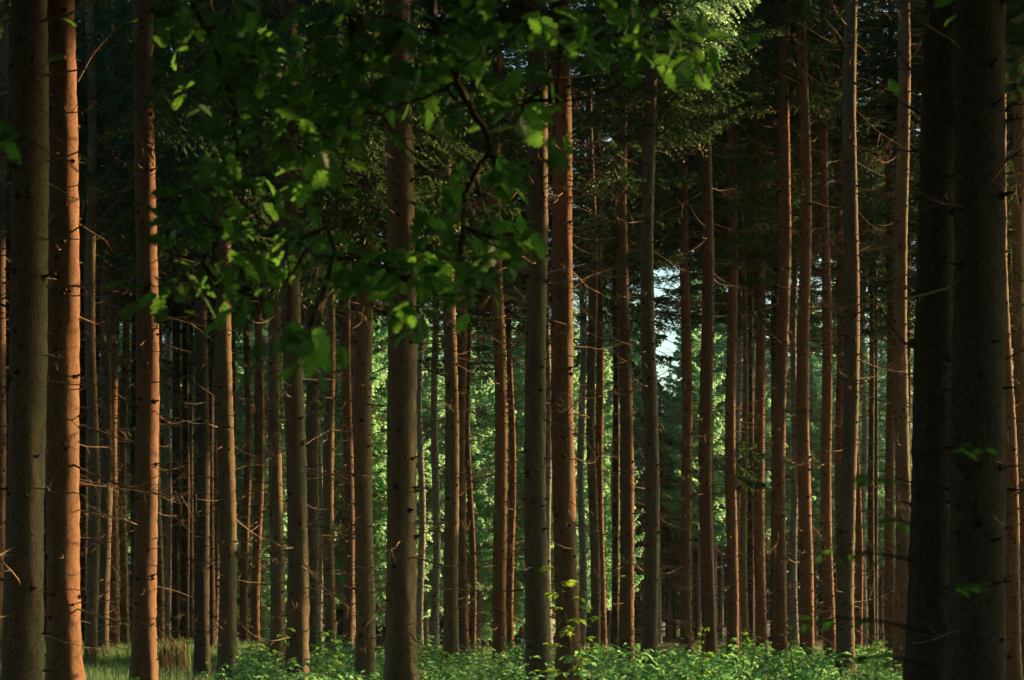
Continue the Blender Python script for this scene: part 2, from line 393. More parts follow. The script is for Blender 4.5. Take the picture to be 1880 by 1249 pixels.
def crown_mesh(seed, H=14.0, R=2.7, mat='needle', dens=1.0, hang=.35, nw=.019, nlen=.115, step=.115):
    r = np.random.default_rng(seed); nq, wood = [], []
    z = 0.0
    while z < H - .3:
        f = z / H; rad = R * (1 - f) ** .8 * (.65 + .35 * min(1, f / .12)) + .15
        for k in range(int(r.integers(3, 6))):
            if r.random() > dens: continue
            an = r.uniform(0, 6.28); L = rad * r.uniform(.6, 1.12)
            D = np.array([math.cos(an), math.sin(an), .05 + .55 * f])
            spray(np.array([0, 0, z + r.uniform(-.15, .15)]), D, L, r, nq, wood, .30 * (1 - f), step=step, hang=hang, nw=nw, nlen=nlen)
        z += .40 * r.uniform(.8, 1.2)
    a = Acc(); a.add(*quads_from(np.concatenate(nq)), 0)
    for v, q in wood: a.add(v, q, 1)
    a.add(*tube([[0, 0, -.5], [0, 0, H * .5], [0, 0, H]], [.10, .06, .01], 7), 1)
    return a.mesh('crown', [M[mat], M['limb']], smooth=False)

CROWNS = [crown_mesh(101 + i, dens=.9) for i in range(3)]
CROWNS_THIN = [crown_mesh(131 + i, R=2.3, dens=.55, hang=.5) for i in range(2)]
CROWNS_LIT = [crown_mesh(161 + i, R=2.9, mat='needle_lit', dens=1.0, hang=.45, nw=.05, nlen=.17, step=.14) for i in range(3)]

# ------------------------------------------------------------------ front trees
def add_dead(root, tr_r, H, lean, ph, amp, z0, z1, dens, r, cap=90, lmax=11, short=.0, rs=1.0, lib=LIB):
    c0x, c0y = center(0, 0, lean, 0.0, ph, amp)
    n = min(cap, int((z1 - z0) * dens))
    for i in range(n):
        z = r.uniform(z0, z1)
        x, y = center(0, 0, lean, z, ph, amp)
        an = r.uniform(0, 6.28)
        rr = tr_r * max(1 - z / H, .05) ** .38 * .85
        k = int(min(lmax, max(0, r.gamma(2.1, 1.9) + (z / 9.0) + short)))
        sc = r.uniform(.8, 1.25) * rs
        link('dead_branch', lib[k], root, (x - c0x + rr * math.cos(an), y - c0y + rr * math.sin(an), z),
             (r.uniform(-1.2, 1.2), r.normal(.02, .2), an), (sc, sc * r.choice([-1, 1]), sc * 1.0))

rt = np.random.default_rng(5)
for i, t in enumerate(trees):
    H = float(rt.uniform(28, 32))
    if t.dia < .28: H = float(rt.uniform(17, 21))
    if t.dia < .2: H = 11.0
    ph = float(rt.uniform(0, 6)); amp = .018 + .0010 * t.Y * rt.uniform(.3, 1)
    near = t.Y < 32
    sw = lambda z: amp * math.sin(z * .55 + ph) - amp * math.sin(ph)      # keep the measured line through the sway
    za, zb = wz(1200, t.Y), wz(0, t.Y); xa = t.x0 + t.lean * za
    l0 = t.lean; t.lean = l0 - (sw(zb) - sw(za)) / (zb - za); t.x0 = xa - t.lean * za - sw(za)
    root = link('spruce_tree', None, None, (t.x0, t.Y, 0)); root.empty_display_size = .3
    tag(root, t.label, 'tree', 'spruce trunks of the front rows')
    # recover radius from the width measured about 3-4 m up
    zmid = wz(900, t.Y); r0 = t.r / (max(1 - zmid / H, .3) ** .38) / 1.01
    tm = trunk_mesh(r0, H, t.lean, ph, amp, M[t.bark], 300 + i, flare=.60 if near else .36,
                    nseg=36 if near else 20, zdet=11 if near else 16)
    link('trunk', tm, root)
    ztop = wz(-40, t.Y)
    cb = max(crown_base(t.x0, t.Y, 10.0 if t.Y < 34 else wz(rt.uniform(400, 560), t.Y)), (t.zl[1] - .5) if t.zl else 0)
    if t.dia < .28: cb = max(9.0, min(cb, H - 6))
    cb = min(cb, H - 5)
    if not (t.pb in (1192, 1261)): pass
    else: cb = max(cb, 14)
    if t.dia >= .2:
        cr = CROWNS[i % 3] if rt.random() < .65 else CROWNS_THIN[i % 2]
        s = (H - cb) / 14.0; sr = rt.uniform(.95, 1.25) * (.7 if t.dia < .28 else 1)
        x, y = center(0, 0, t.lean, cb, ph, amp); c0 = center(0, 0, t.lean, 0.0, ph, amp)
        link('crown', cr, root, (x - c0[0], y - c0[1], cb), (0, 0, rt.uniform(0, 6.28)), (sr, sr, s))
    dn = 5.0 if t.Y < 25 else (7.2 if t.Y < 62 else 4.8)
    if t.bark == 'dark': dn = 1.6
    add_dead(root, r0, H, t.lean, ph, amp, .9 if not near else 1.2, min(cb + .5, ztop), dn, rt,
             cap=96, short=.2 if near else (1.7 if t.bark != 'grey' else -.6), rs=.9)
    t.r0, t.H, t.ph, t.amp, t.root = r0, H, ph, amp, root

# long hand-placed dead branches seen crossing between the trunks
def at_px(px, py, Y): return np.array([wx(px, Y), Y, wz(py, Y)])
def placed_branch(tree, pts, rad, name='dead_branch', Yd=0.0):
    a = Acc(); Y = tree.Y
    P = np.array([at_px(px, py, Y + Yd * k / max(1, len(pts) - 1)) for k, (px, py) in enumerate(pts)])
    n = 4 * len(P); u = np.linspace(0, len(P) - 1, n); P2 = np.stack([np.interp(u, range(len(P)), P[:, c]) for c in range(3)], 1)
    K = np.array([.25, .5, .25])
    for _ in range(2):
        P2[1:-1] = K[0] * P2[:-2] + K[1] * P2[1:-1] + K[2] * P2[2:]
    P2 -= np.array(tree.root.location)
    a.add(*tube(P2, rad * (1 - np.linspace(0, 1, n) * .85), 7))
    rr = np.random.default_rng(int(pts[0][0]))
    for k in range(3):
        b = P2[int(rr.integers(n // 3, n - 1))]; d = rr.normal(0, 1, 3); d[2] *= .6; d /= np.linalg.norm(d)
        l = rr.uniform(.1, .35); q = np.linspace(0, 1, 4)[:, None]
        a.add(*tube(b + d * l * q + rr.normal(0, .01, (4, 3)) * q, rad * .35 * (1 - q[:, 0]) + .001, 4))
    link(name, a.mesh(name, [M['twig'] if tree.bark != 'dark' else M['limb']]), tree.root)
BY = {t.pb: t for t in trees}
for key, pts, rad in [
    (1791, [(1755, 212), (1700, 170), (1660, 110), (1610, 50), (1560, -10)], .014),
    (1791, [(1745, 222), (1700, 212), (1665, 196), (1640, 178)], .017),
    (1791, [(1838, 210), (1862, 190), (1890, 172)], .016),
    (1791, [(1840, 222), (1870, 218), (1895, 214)], .014),
    (1791, [(1838, 300), (1862, 285), (1890, 268)], .015),
    (1791, [(1830, 670), (1860, 652), (1895, 638)], .013),
    (1791, [(1745, 662), (1700, 648), (1660, 632), (1620, 575), (1580, 500), (1545, 465)], .013),
    (1791, [(1750, 712), (1725, 722), (1695, 716)], .010),
    (1791, [(1840, 700), (1815, 685), (1785, 668)], .013),
    (1791, [(1750, 900), (1700, 890), (1665, 885), (1625, 868)], .015),
    (1791, [(1835, 895), (1860, 900), (1895, 898)], .017),
    (1791, [(1765, 12), (1720, 2), (1680, -14)], .016),
    (1708, [(1690, 280), (1640, 275), (1585, 278)], .011),
    (1708, [(1750, 440), (1720, 400), (1700, 340), (1685, 310)], .010),
    (42, [(78, 140), (120, 132), (170, 125), (235, 118)], .016),
    (42, [(80, 440), (110, 438), (150, 440), (186, 436)], .011),
    (42, [(80, 527), (115, 526), (150, 524), (183, 520)], .013),
    (42, [(84, 298), (130, 285), (180, 262), (215, 245)], .012),
    (42, [(78, 655), (100, 648), (125, 640)], .012),
    (265, [(283, 208), (310, 208), (340, 199), (381, 200)], .013),
    (265, [(283, 225), (310, 218), (345, 214), (375, 208)], .009),
    (265, [(282, 588), (300, 588), (325, 583), (375, 580), (430, 588)], .012),
    (265, [(248, 165), (215, 150), (180, 158), (145, 170)], .010),
    (265, [(240, 575), (205, 560), (170, 545), (150, 525)], .009),
    (265, [(237, 908), (205, 893), (175, 887), (145, 887)], .013),
    (265, [(245, 1012), (220, 1000), (195, 988)], .012),
    (118, [(143, 150), (170, 100), (205, 60), (250, 20)], .010),
    (118, [(143, 410), (175, 430), (200, 445)], .009),
    (118, [(112, 1138), (125, 1138), (150, 1140), (168, 1145)], .012),
    (1044, [(1050, 271), (1080, 264), (1110, 255), (1140, 240)], .014),
    (1044, [(1052, 290), (1090, 290), (1130, 293)], .012),
    (1044, [(1053, 324), (1090, 320), (1130, 305), (1180, 290)], .013),
    (1044, [(1053, 528), (1070, 518), (1082, 510)], .010),
    (1044, [(1057, 420), (1100, 412), (1150, 400), (1205, 392)], .010),
    (1044, [(1060, 738), (1085, 730), (1110, 725), (1150, 712)], .011),
    (988, [(965, 655), (920, 640), (880, 625), (850, 610)], .010),
    (988, [(1005, 355), (985, 325), (965, 312)], .008),
    (737, [(705, 745), (670, 742), (630, 735), (590, 728), (545, 722)], .013),
    (737, [(705, 565), (665, 562), (640, 548)], .012),
    (737, [(708, 360), (680, 350), (640, 335), (620, 325)], .012),
    (546, [(515, 720), (560, 740), (600, 738), (640, 745)], .009),
    (546, [(557, 498), (585, 490), (620, 482)], .010),
    (1552, [(1568, 468), (1590, 455), (1600, 452)], .010),
    (1552, [(1568, 630), (1590, 625), (1600, 628)], .010),
    (1431, [(1438, 238), (1425, 220), (1408, 205)], .011),
    (1431, [(1430, 342), (1410, 335), (1395, 333)], .012),
    (1431, [(1425, 782), (1400, 770), (1372, 763)], .012),
    (829, [(815, 706), (780, 700), (755, 700)], .008),
    (829, [(842, 362), (870, 350), (890, 335)], .009),
]:
    placed_branch(BY[key], pts, rad, Yd=-.3 if key in (42, 1791) else .4)

# a sunlit live limb reaching down at the top, right of centre
def live_limb(tree, px, py, length, dirx, seed, mat, droopx=.5, n=5):
    r = np.random.default_rng(seed); nq, wood = [], []
    base = np.array([wx(px, tree.Y), tree.Y, wz(py, tree.Y)]) - np.array(tree.root.location)
    for k in range(n):
        D = np.array([dirx * r.uniform(.5, 1), r.uniform(-.7, .7), r.uniform(-.5, .1)])
        spray(base + np.array([0, 0, k * .35 - .4]), D, length * r.uniform(.7, 1.1), r, nq, wood, droopx, step=.07, nlen=.10, nw=.022, hang=.55)
    a = Acc(); a.add(*quads_from(np.concatenate(nq)), 0)
    for v, q in wood: a.add(v, q, 1)
    link('live_limb', a.mesh('live_limb', [M[mat], M['limb']], smooth=False), tree.root)
live_limb(BY[1192], 1228, -25, 2.6, 1, 3, 'needle_lit', .35, 7)
live_limb(BY[1192], 1205, -60, 2.9, 1, 4, 'needle_lit', .3, 4)
live_limb(BY[1398], 1396, 850, 1.3, -.6, 5, 'needle', .5, 4)
live_limb(BY[1345], 1345, 840, 1.1, 1, 6, 'needle', .5, 4)
live_limb(BY[1150], 1150, 620, 1.3, 1, 8, 'needle', .6, 5)
live_limb(BY[1431], 1436, 140, 1.8, 1, 9, 'needle', .5, 6)
live_limb(BY[1431], 1436, 160, 1.5, -1, 10, 'needle', .5, 4)
live_limb(BY[1106], 1100, 570, 1.8, 1, 12, 'needle', .6, 5)

# ------------------------------------------------------------------ trees behind: each a thing with trunk and crown
rb = np.random.default_rng(21)
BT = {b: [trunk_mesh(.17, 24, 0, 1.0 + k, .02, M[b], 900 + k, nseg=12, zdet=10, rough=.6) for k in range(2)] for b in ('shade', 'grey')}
placed = [(t.x0, t.Y) for t in trees]
def in_gap(x, y, H, cb=0.0):      # keep the bright hole in the canopy open
    lo = x / y * F + 940
    half = (1.3 if y < 90 else .4) / y * F
    return (1210 - half < lo < 1242 + half) and wz(620, y) < H and cb < wz(455, y)
def behind(pq, yy):       # stems of the rear rows stand in line with a front trunk
    cand = [t for t in trees if t.w >= 19 and t.Y < yy - 5 and abs(t.pb - pq) < 50]
    return min(cand, key=lambda t: abs(t.pb - pq)).pb + rb.uniform(-4, 4) if cand else pq
def back_tree(x, y, H, cb, crown, sr, bark, label, group, dead=0, mind=1.6, force=False):
    if not force and any((x - a) ** 2 + (y - b) ** 2 < mind * mind for a, b in placed): return False
    s = sval(x, y)
    for t in trees:     # do not put a trunk in a sunlit trunk's light
        if t.zl and x > t.xm and abs(s - t.s) < t.r + .25: return False
    placed.append((x, y))
    root = link('background_spruce', None, None, (x, y, 0)); tag(root, label, 'tree', group)
    root.rotation_euler = (0, 0, rb.uniform(0, 6.28))
    k = H / 24
    kr = rb.uniform(.72, .98)
    link('trunk', BT[bark][int(rb.integers(0, 2))], root, scale=(kr, kr, k))
    link('crown', crown, root, (0, 0, cb), (0, 0, rb.uniform(0, 6.28)), (sr, sr, (H - cb) / 14))
    if dead: add_dead(root, .17, 24, 0, 0, 0, .8, cb + 1, dead, rb, cap=34, short=.8, lib=LIB_DARK)
    return True
# bright wall of foliage beyond the clearing
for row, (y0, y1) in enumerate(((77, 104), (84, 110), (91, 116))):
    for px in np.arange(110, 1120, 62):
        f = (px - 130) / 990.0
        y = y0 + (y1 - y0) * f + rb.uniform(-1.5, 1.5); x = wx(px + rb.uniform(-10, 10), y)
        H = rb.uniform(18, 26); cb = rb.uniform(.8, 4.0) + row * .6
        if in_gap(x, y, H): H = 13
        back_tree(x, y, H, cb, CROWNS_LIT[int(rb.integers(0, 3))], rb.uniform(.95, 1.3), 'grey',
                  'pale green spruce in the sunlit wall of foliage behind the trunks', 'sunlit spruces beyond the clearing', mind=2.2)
# dark deep wood, right
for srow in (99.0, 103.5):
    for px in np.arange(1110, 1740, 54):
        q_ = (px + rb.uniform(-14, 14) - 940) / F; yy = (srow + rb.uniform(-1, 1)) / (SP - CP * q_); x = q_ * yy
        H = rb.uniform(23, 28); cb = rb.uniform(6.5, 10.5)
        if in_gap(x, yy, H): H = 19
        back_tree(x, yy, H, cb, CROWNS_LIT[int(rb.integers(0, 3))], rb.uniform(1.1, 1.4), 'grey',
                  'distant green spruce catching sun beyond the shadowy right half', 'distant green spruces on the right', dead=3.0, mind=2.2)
for srow in (108, 113, 118):
    for px in np.arange(1090, 1960, 44):
        q_ = (px + rb.uniform(-14, 14) - 940) / F; yy = (srow + rb.uniform(-1, 2)) / (SP - CP * q_); x = q_ * yy
        H = rb.uniform(27, 33); cb = rb.uniform(6.0, 10)
        if in_gap(x, yy, H): H = 16.5; cb = 6
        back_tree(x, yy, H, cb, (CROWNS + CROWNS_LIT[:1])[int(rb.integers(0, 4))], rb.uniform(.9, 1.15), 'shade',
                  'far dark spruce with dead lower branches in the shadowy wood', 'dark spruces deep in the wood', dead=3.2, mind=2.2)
for srow in (66.5, 73.0):          # closes the canopy on the right
    for px in np.arange(1110, 1960, 62):
        q_ = ((behind(px, 78) if px < 1380 else px) - 940) / F; yy = (srow + rb.uniform(-1, 1)) / (SP - CP * q_); x = q_ * yy
        H = rb.uniform(32, 37); cb = max(crown_base(x, yy, wz(rb.uniform(480, 640), yy)), wz(445, yy) if 1180 < px < 1270 else 0)
        if cb > H - 6: continue
        back_tree(x, yy, H, cb, CROWNS[int(rb.integers(0, 3))], rb.uniform(1.4, 1.8), 'shade',
                  'tall bare-stemmed spruce whose high crown closes the dark canopy', 'tall spruces closing the canopy', dead=2.4, mind=1.0)
# tall trees behind the bright wall
for srow in (104, 111, 118):
    for px in np.arange(-60, 1120, 52):
        q_ = (px + rb.uniform(-14, 14) - 940) / F; yy = (srow + rb.uniform(-1, 2)) / (SP - CP * q_); x = q_ * yy
        H = rb.uniform(31, 36)
        if in_gap(x, yy, H): continue
        back_tree(x, yy, H, rb.uniform(9, 14), CROWNS[int(rb.integers(0, 3))], rb.uniform(1.1, 1.4), 'shade',
                  'tall dark spruce rising behind the sunlit wall of foliage', 'tall spruces behind the sunlit foliage', mind=2.2)
# mid-depth fillers, left and right, dim
for y in (58, 66, 74):
    for px in list(np.arange(-40, 560, 62)) + list(np.arange(1140, 1960, 120)):
        yy = y + rb.uniform(-3, 3); x = wx(px + rb.uniform(-22, 22), yy)
        H = rb.uniform(19, 25); cb = max(crown_base(x, yy, rb.uniform(7, 10)), 6)
        if cb > H - 5: continue
        if in_gap(x, yy, H): continue
        back_tree(x, yy, H, cb, (CROWNS + CROWNS_THIN)[int(rb.integers(0, 5))], rb.uniform(.65, .9), 'shade',
                  'slender shaded spruce half hidden behind the front trunks', 'slender spruces behind the front trunks', dead=2.4, mind=2.6)

# tall trees of the middle wood: bare below, closing the canopy above
for row, y in enumerate((60, 68, 76)):
    for k, px in enumerate(np.arange(-60, 1980, 74)):
        yy = y + rb.uniform(-3, 3); pq = px + row * 25 + rb.uniform(-14, 14)
        if 480 < pq < 1120:      # their stems stand behind those of the front rows
            cand = [t for t in trees if t.w >= 20 and t.Y < yy - 6 and abs(t.pb - pq) < 45]
            if not cand: continue
            pq = min(cand, key=lambda t: abs(t.pb - pq)).pb + rb.uniform(-3, 3)
        x = wx(pq, yy); cb = crown_base(x, yy, wz(rb.uniform(430, 600), yy)); H = rb.uniform(28, 32)
        if pq > 1120: x = wx(behind(pq, yy), yy)
        if 1180 < pq < 1270: cb = max(cb, wz(445, yy))
        if cb > 25 or sval(x, yy) > 75: continue
        back_tree(x, yy, H, cb, (CROWNS + CROWNS_THIN)[int(rb.integers(0, 5))], rb.uniform(1.4, 1.8), 'shade',
                  'tall bare-stemmed spruce whose high crown closes the dark canopy', 'tall spruces closing the canopy', dead=2.4, mind=1.0)

# ------------------------------------------------------------------ light-weight trees joined: unseen shade trees added on the right, and the far wood
def cheap_tree(a, x, y, H, cb, R, r, n=1500, q=.26, trunk_r=.19):
    a.add(*tube([[x, y, 0], [x, y, H * .5], [x, y, H]], [trunk_r, trunk_r * .7, .02], 10), 1)
    f = r.random(n) ** 1.25; z = cb + f * (H - cb)
    rad = R * (1 - f) ** .8 * np.sqrt(r.uniform(.05, 1, n)) + .1
    an = r.uniform(0, 6.28, n)
    z = z - rad * .25
    C = np.stack([x + rad * np.cos(an), y + rad * np.sin(an), z], 1)
    d = np.stack([np.cos(an), np.sin(an), r.uniform(-.7, .1, n)], 1) + r.normal(0, .3, (n, 3)); d /= np.linalg.norm(d, axis=1)[:, None]
    w = np.cross(d, r.normal(0, 1, (n, 3))); w /= np.linalg.norm(w, axis=1)[:, None]
    s = q * r.uniform(.6, 1.4, (n, 1))
    a.add(*quads_from(np.stack([C - d * s, C + w * s * .35, C + d * s, C - w * s * .35], 1)), 0)
rw = np.random.default_rng(33)
belt = Acc(); nb = 0
lits = [t for t in trees if t.zl]
def ok_trunk(x, y, m=.30):
    s = sval(x, y); return all(not (x > t.xm and abs(s - t.s) < t.r + m) for t in lits)
bpos = []
def put_belt(x, y, H, cb, R=2.6, n=2600, tr=.19):
    bpos.append((x, y)); cheap_tree(belt, x, y, H, cb, R, rw, n=n, trunk_r=tr)
def edge_x(s): return .31 * s / (SP - .31 * CP) + .2
for t in trees:                                  # unseen trees added to cast the shade on the dark trunks
    if t.zl is None:
        done = False
        for m in (.22, .08):
            for dx in (1.6, 2.6, 3.8, 5.2, 7, 9, 12):
                x = edge_x(t.s) + dx; y = (t.s + x * CP) / SP
                if x / y < .33 or done: continue
                if ok_trunk(x, y, m): put_belt(x, y, 27, crown_base(x, y, 11), tr=t.r + .10); done = True
        if not done: print('NOBLOCK', t.pb, round(t.s, 2), [(u.pb, round(u.s, 2)) for u in lits if abs(u.s - t.s) < .5])
    else:
        # unseen shade casters added: the high one shades the stem above its sunlit stretch, the snag below it
        x = edge_x(t.s) + 6; y = (t.s + x * CP) / SP
        if t.zl[1] < wz(60, t.Y) - .6:
            cb = max(t.zl[1] + TE * (x - t.xm) / SP, crown_base(x, y, 0, .75) - .3)
            if cb < 26: cheap_tree(belt, x, y, cb + 14, cb + .3, .75, rw, n=2200, q=.2, trunk_r=.05)
        if t.zl[0] > 2.0:
            top = t.zl[0] + TE * (x - t.xm) / SP
            if not any(u is not t and abs(u.s - t.s) < t.r + u.r + .1 and u.zl[0] < t.zl[0] - .8 and x > u.xm for u in lits):
                belt.add(*tube([[x, y, 0], [x, y, top * .5], [x, y, top]], [t.r + .16, t.r + .12, t.r + .1], 10), 1)
for s0 in np.arange(4, 118, 3.3):
    for row, dx in enumerate((3, 8, 13, 18.5)):
        s = s0 + rw.uniform(-1, 1)
        if 75.0 < s < 106 or 50.5 < s < 54.5: continue
        x = edge_x(s) + dx - .6 + rw.uniform(-1.5, 1.5); y = (s + x * CP) / SP
        if x / y < .335 or any((x - a_) ** 2 + (y - b_) ** 2 < 4 for a_, b_ in bpos): continue
        if not ok_trunk(x, y): continue
        cb = crown_base(x, y, 10.5)
        if cb > 23: continue
        put_belt(x, y, rw.uniform(25, 30), cb)
for s0 in (2.0, 6.2, 9.6, 12.6):       # unseen low trees added to keep sun off the oak leaves
    x = edge_x(s0) + 3.2 + rw.uniform(-.8, 1.2); y = (s0 + x * CP) / SP
    cheap_tree(belt, x, y, rw.uniform(8, 11), .5, 1.15, rw, n=1500, q=.2, trunk_r=.06)
tag(link('added_shade_wood', belt.mesh('added_shade_wood', [M['needle'], M['limb']], smooth=False)),
    'unseen spruces added on the sunny side to shade the trunks', 'wood', kind='stuff')
far = Acc()
for y in (128, 136, 145, 153, 161, 169, 178, 188):
    for x in np.arange(-80, 110, 4.2):
        xx, yy = x + rw.uniform(-2, 2), y + rw.uniform(-4, 4)
        H = rw.uniform(20, 27) * (1 if y < 160 else 1.2)
        if sval(xx, yy) < 118: continue
        if in_gap(xx, yy, H): H = 17
        cheap_tree(far, xx, yy, H, rw.uniform(.2, 3.5), 3.0, rw, n=1000, q=.40)
for s in range(90):      # wood to the left of the view
    yy = rw.uniform(-5, 120); xx = -.34 * yy - rw.uniform(3, 26) - max(0, 4 - yy * .2)
    cheap_tree(far, xx, yy, 28, 7, 3.2, rw, n=1100, q=.36)
for yy in (-3, 1, 5, 9, 13, 17):   # unseen trees added beside the camera, crowns above the view to cut skylight
    for sg in (-1, 1):
        for dx in (2.2, 6.0):
            if sg > 0 and yy > 13: continue
            xx = sg * (.36 * max(yy, 0) + dx + rw.uniform(-.4, .4)); cheap_tree(far, xx, yy + rw.uniform(-1, 1), 26, max(6.5, wz(0, yy + 4) + 1.6), 4.2, rw, n=1500, q=.34)
for s in range(75):      # more unseen trees added behind the camera to cut skylight
    xx = rw.uniform(-34, 30); yy = rw.uniform(-34, -4)
    cheap_tree(far, xx, yy, 27, rw.uniform(3, 7), 3.4, rw, n=1100, q=.4)
tag(link('distant_and_shade_forest', far.mesh('distant_and_shade_forest', [M['needle'], M['limb']], smooth=False)),
    'far dark mass of forest behind the spruces, plus unseen trees added around the camera against skylight', 'forest', kind='stuff')

# ------------------------------------------------------------------ ground
def gz(x, y): return .05 * np.sin(x * .7 + y * .23) + .05 * np.sin(y * .5 - x * .31 + 1) + .025 * np.sin(x * 2.1 + 2) * np.sin(y * 1.7)
gx = np.concatenate([np.linspace(-900, -60, 12), np.linspace(-55, 75, 200), np.linspace(80, 900, 12)])
gy = np.concatenate([np.linspace(-600, -30, 10), np.linspace(-25, 125, 220), np.linspace(135, 1500, 20)])
X, Yg = np.meshgrid(gx, gy); Z = gz(X, Yg) - .03
ga = Acc(); nx, ny = len(gx), len(gy)
i = np.arange(ny - 1)[:, None] * nx; j = np.arange(nx - 1)[None]
q = np.stack([i + j, i + j + 1, i + j + 1 + nx, i + j + nx], -1).reshape(-1, 4)
ga.add(np.stack([X, Yg, Z], -1).reshape(-1, 3), q)
m, nt, b = new_mat('forest_floor')
v = mapped(nt, (1, 1, 1))
c = ramp(nt, noise(nt, v, 9, 8, .7), [(.3, (.022, .016, .009)), (.5, (.07, .045, .025)), (.7, (.13, .085, .05))])
c = mixc(nt, ramp(nt, noise(nt, v, .35, 5), [(.45, (0, 0, 0)), (.6, (1, 1, 1))]), c, (.035, .055, .016))
nt.links.new(c, b.inputs['Base Color']); b.inputs['Roughness'].default_value = .95
bp = N(nt, 'ShaderNodeBump'); bp.inputs['Strength'].default_value = .8; bp.inputs['Distance'].default_value = .05
nt.links.new(noise(nt, v, 14, 8, .7), bp.inputs['Height']); nt.links.new(bp.outputs[0], b.inputs['Normal'])
tag(link('ground', ga.mesh('ground', [m])), 'dark forest floor of needles and low moss', 'ground', kind='structure')

# ------------------------------------------------------------------ small plants
def leaves(C, D, Nn, size, wratio=.5, fold=.25):
    """ovate folded leaves: base C, direction D, normal Nn (k,3)"""
    D = D / np.linalg.norm(D, axis=1)[:, None]
    S = np.cross(D, Nn); S /= np.linalg.norm(S, axis=1)[:, None] + 1e-9
    U = np.cross(S, D); s = size[:, None]
    b = C; tp = C + D * s - U * s * .12
    out = []
    for sg in (1, -1):
        l1 = C + D * s * .30 + sg * S * s * wratio * .5 + U * s * fold * .4
        l2 = C + D * s * .68 + sg * S * s * wratio * .40 + U * s * fold * .25
        out.append(np.stack([b, l1, l2, tp], 1) if sg > 0 else np.stack([b, tp, l2, l1], 1))
    return np.concatenate(out)
def plant(seed, h, nstem, nleaf, lsize, spread=.3, tri=True, wr=.55):
    r = np.random.default_rng(seed); L, W = [], []
    for s in range(nstem):
        an = r.uniform(0, 6.28); hh = h * r.uniform(.6, 1.05); t = np.linspace(0, 1, 6)
        P = np.stack([spread * t ** 1.5 * math.cos(an) + r.normal(0, .02, 6) * t, spread * t ** 1.5 * math.sin(an) + r.normal(0, .02, 6) * t, hh * (t - .12 * t ** 3)], 1)
        W.append(tube(P, .005 * (1 - t) + .0015, 4))
        u = r.uniform(.3, 1, nleaf) ** .8; B = np.stack([np.interp(u, t, P[:, c]) for c in range(3)], 1)
        a2 = r.uniform(0, 6.28, nleaf)
        pd = np.stack([np.cos(a2), np.sin(a2), r.uniform(-.1, .6, nleaf)], 1)
        pl = lsize * r.uniform(.5, 1.6, nleaf)
        E = B + pd * pl[:, None]
        for off in ((0, -1.1, 1.1) if tri else (0,)):
            a3 = a2 + off + r.normal(0, .2, nleaf)
            D = np.stack([np.cos(a3), np.sin(a3), r.uniform(-.6, .15, nleaf)], 1)
            Nn = np.stack([r.normal(0, .35, nleaf), r.normal(0, .35, nleaf), np.ones(nleaf)], 1)
            L.append(leaves(E, D, Nn, lsize * r.uniform(.7, 1.25, nleaf) * (1 if off == 0 else .8), wr))
    return np.concatenate(L), W
def fern_parts(seed, n=9, Lf=.7):
    r = np.random.default_rng(seed); L, W = [], []
    for k in range(n):
        an = k / n * 6.28 + r.uniform(-.3, .3); l = Lf * r.uniform(.75, 1.1); t = np.linspace(0, 1, 9)
        P = np.stack([l * t * math.cos(an) * .85, l * t * math.sin(an) * .85, l * (1.0 * t - .75 * t ** 2)], 1)
        W.append(tube(P, .005 * (1 - t) + .001, 4))
        m_ = 22; u = np.linspace(.12, .98, m_); B = np.stack([np.interp(u, t, P[:, c]) for c in range(3)], 1)
        ax = np.array([math.cos(an), math.sin(an), 0]); sd = np.array([-ax[1], ax[0], 0])
        for sg in (-1, 1):
            D = np.tile(ax * .35 + sg * sd + np.array([0, 0, -.15]), (m_, 1)) + r.normal(0, .05, (m_, 3))
            L.append(leaves(B, D, np.tile([0, 0, 1.], (m_, 1)), .20 * Lf / .7 * np.sin(np.pi * np.clip(u * .85 + .12, 0, 1)) + .02, .22, .1))
    return np.concatenate(L), W
def scatter(acc, kinds, pos, sc, r, zfun=gz):
    """kinds: list of (leaf quads, wood list)"""
    ki = r.integers(0, len(kinds), len(pos))
    for k, (Lq, W) in enumerate(kinds):
        idx = np.where(ki == k)[0]
        if not len(idx): continue
        wv = np.concatenate([w[0] for w in W]); off = np.cumsum([0] + [len(w[0]) for w in W[:-1]]); wq = np.concatenate([w[1] + o for w, o in zip(W, off)])
        an = r.uniform(0, 6.28, len(idx)); c, s = np.cos(an), np.sin(an)
        def xf(V):
            V = V.reshape(-1, 3); o = np.empty((len(idx), len(V), 3)); S = sc[idx][:, None]
            o[..., 0] = S * (c[:, None] * V[None, :, 0] - s[:, None] * V[None, :, 1]) + pos[idx, 0][:, None]
            o[..., 1] = S * (s[:, None] * V[None, :, 0] + c[:, None] * V[None, :, 1]) + pos[idx, 1][:, None]
            o[..., 2] = S * V[None, :, 2] + zfun(pos[idx, 0], pos[idx, 1])[:, None]
            return o
        o = xf(Lq); acc.add(o.reshape(-1, 3), np.arange(o.shape[0] * o.shape[1]).reshape(-1, 4), 0)
        o = xf(wv); q = (wq[None] + (np.arange(len(idx)) * len(wv))[:, None, None]).reshape(-1, 4)
        acc.add(o.reshape(-1, 3), q, 1)
ru = np.random.default_rng(44)
kinds = [plant(60 + k, .75 + .12 * (k % 3), 5 + k % 3, 8, .075 + .012 * (k % 3), .38) for k in range(6)] + \
        [plant(70 + k, .8, 4, 10, .055, .25, tri=False, wr=.4) for k in range(3)] + [fern_parts(80, 8, .6)]
n = 5200
yy = np.sqrt(ru.uniform(17.0 ** 2, 56 ** 2, n)); px = ru.uniform(300, 1760, n)
xx = (px - 940) / F * yy
clump = .5 + .5 * np.sin(xx * 1.3 + 1) * np.sin(yy * .6 + xx * .5)
clump = np.clip(clump + .22 * np.sin(xx * 3.1 + yy) , 0, 1)
h = .34 + .80 * clump ** 1.5
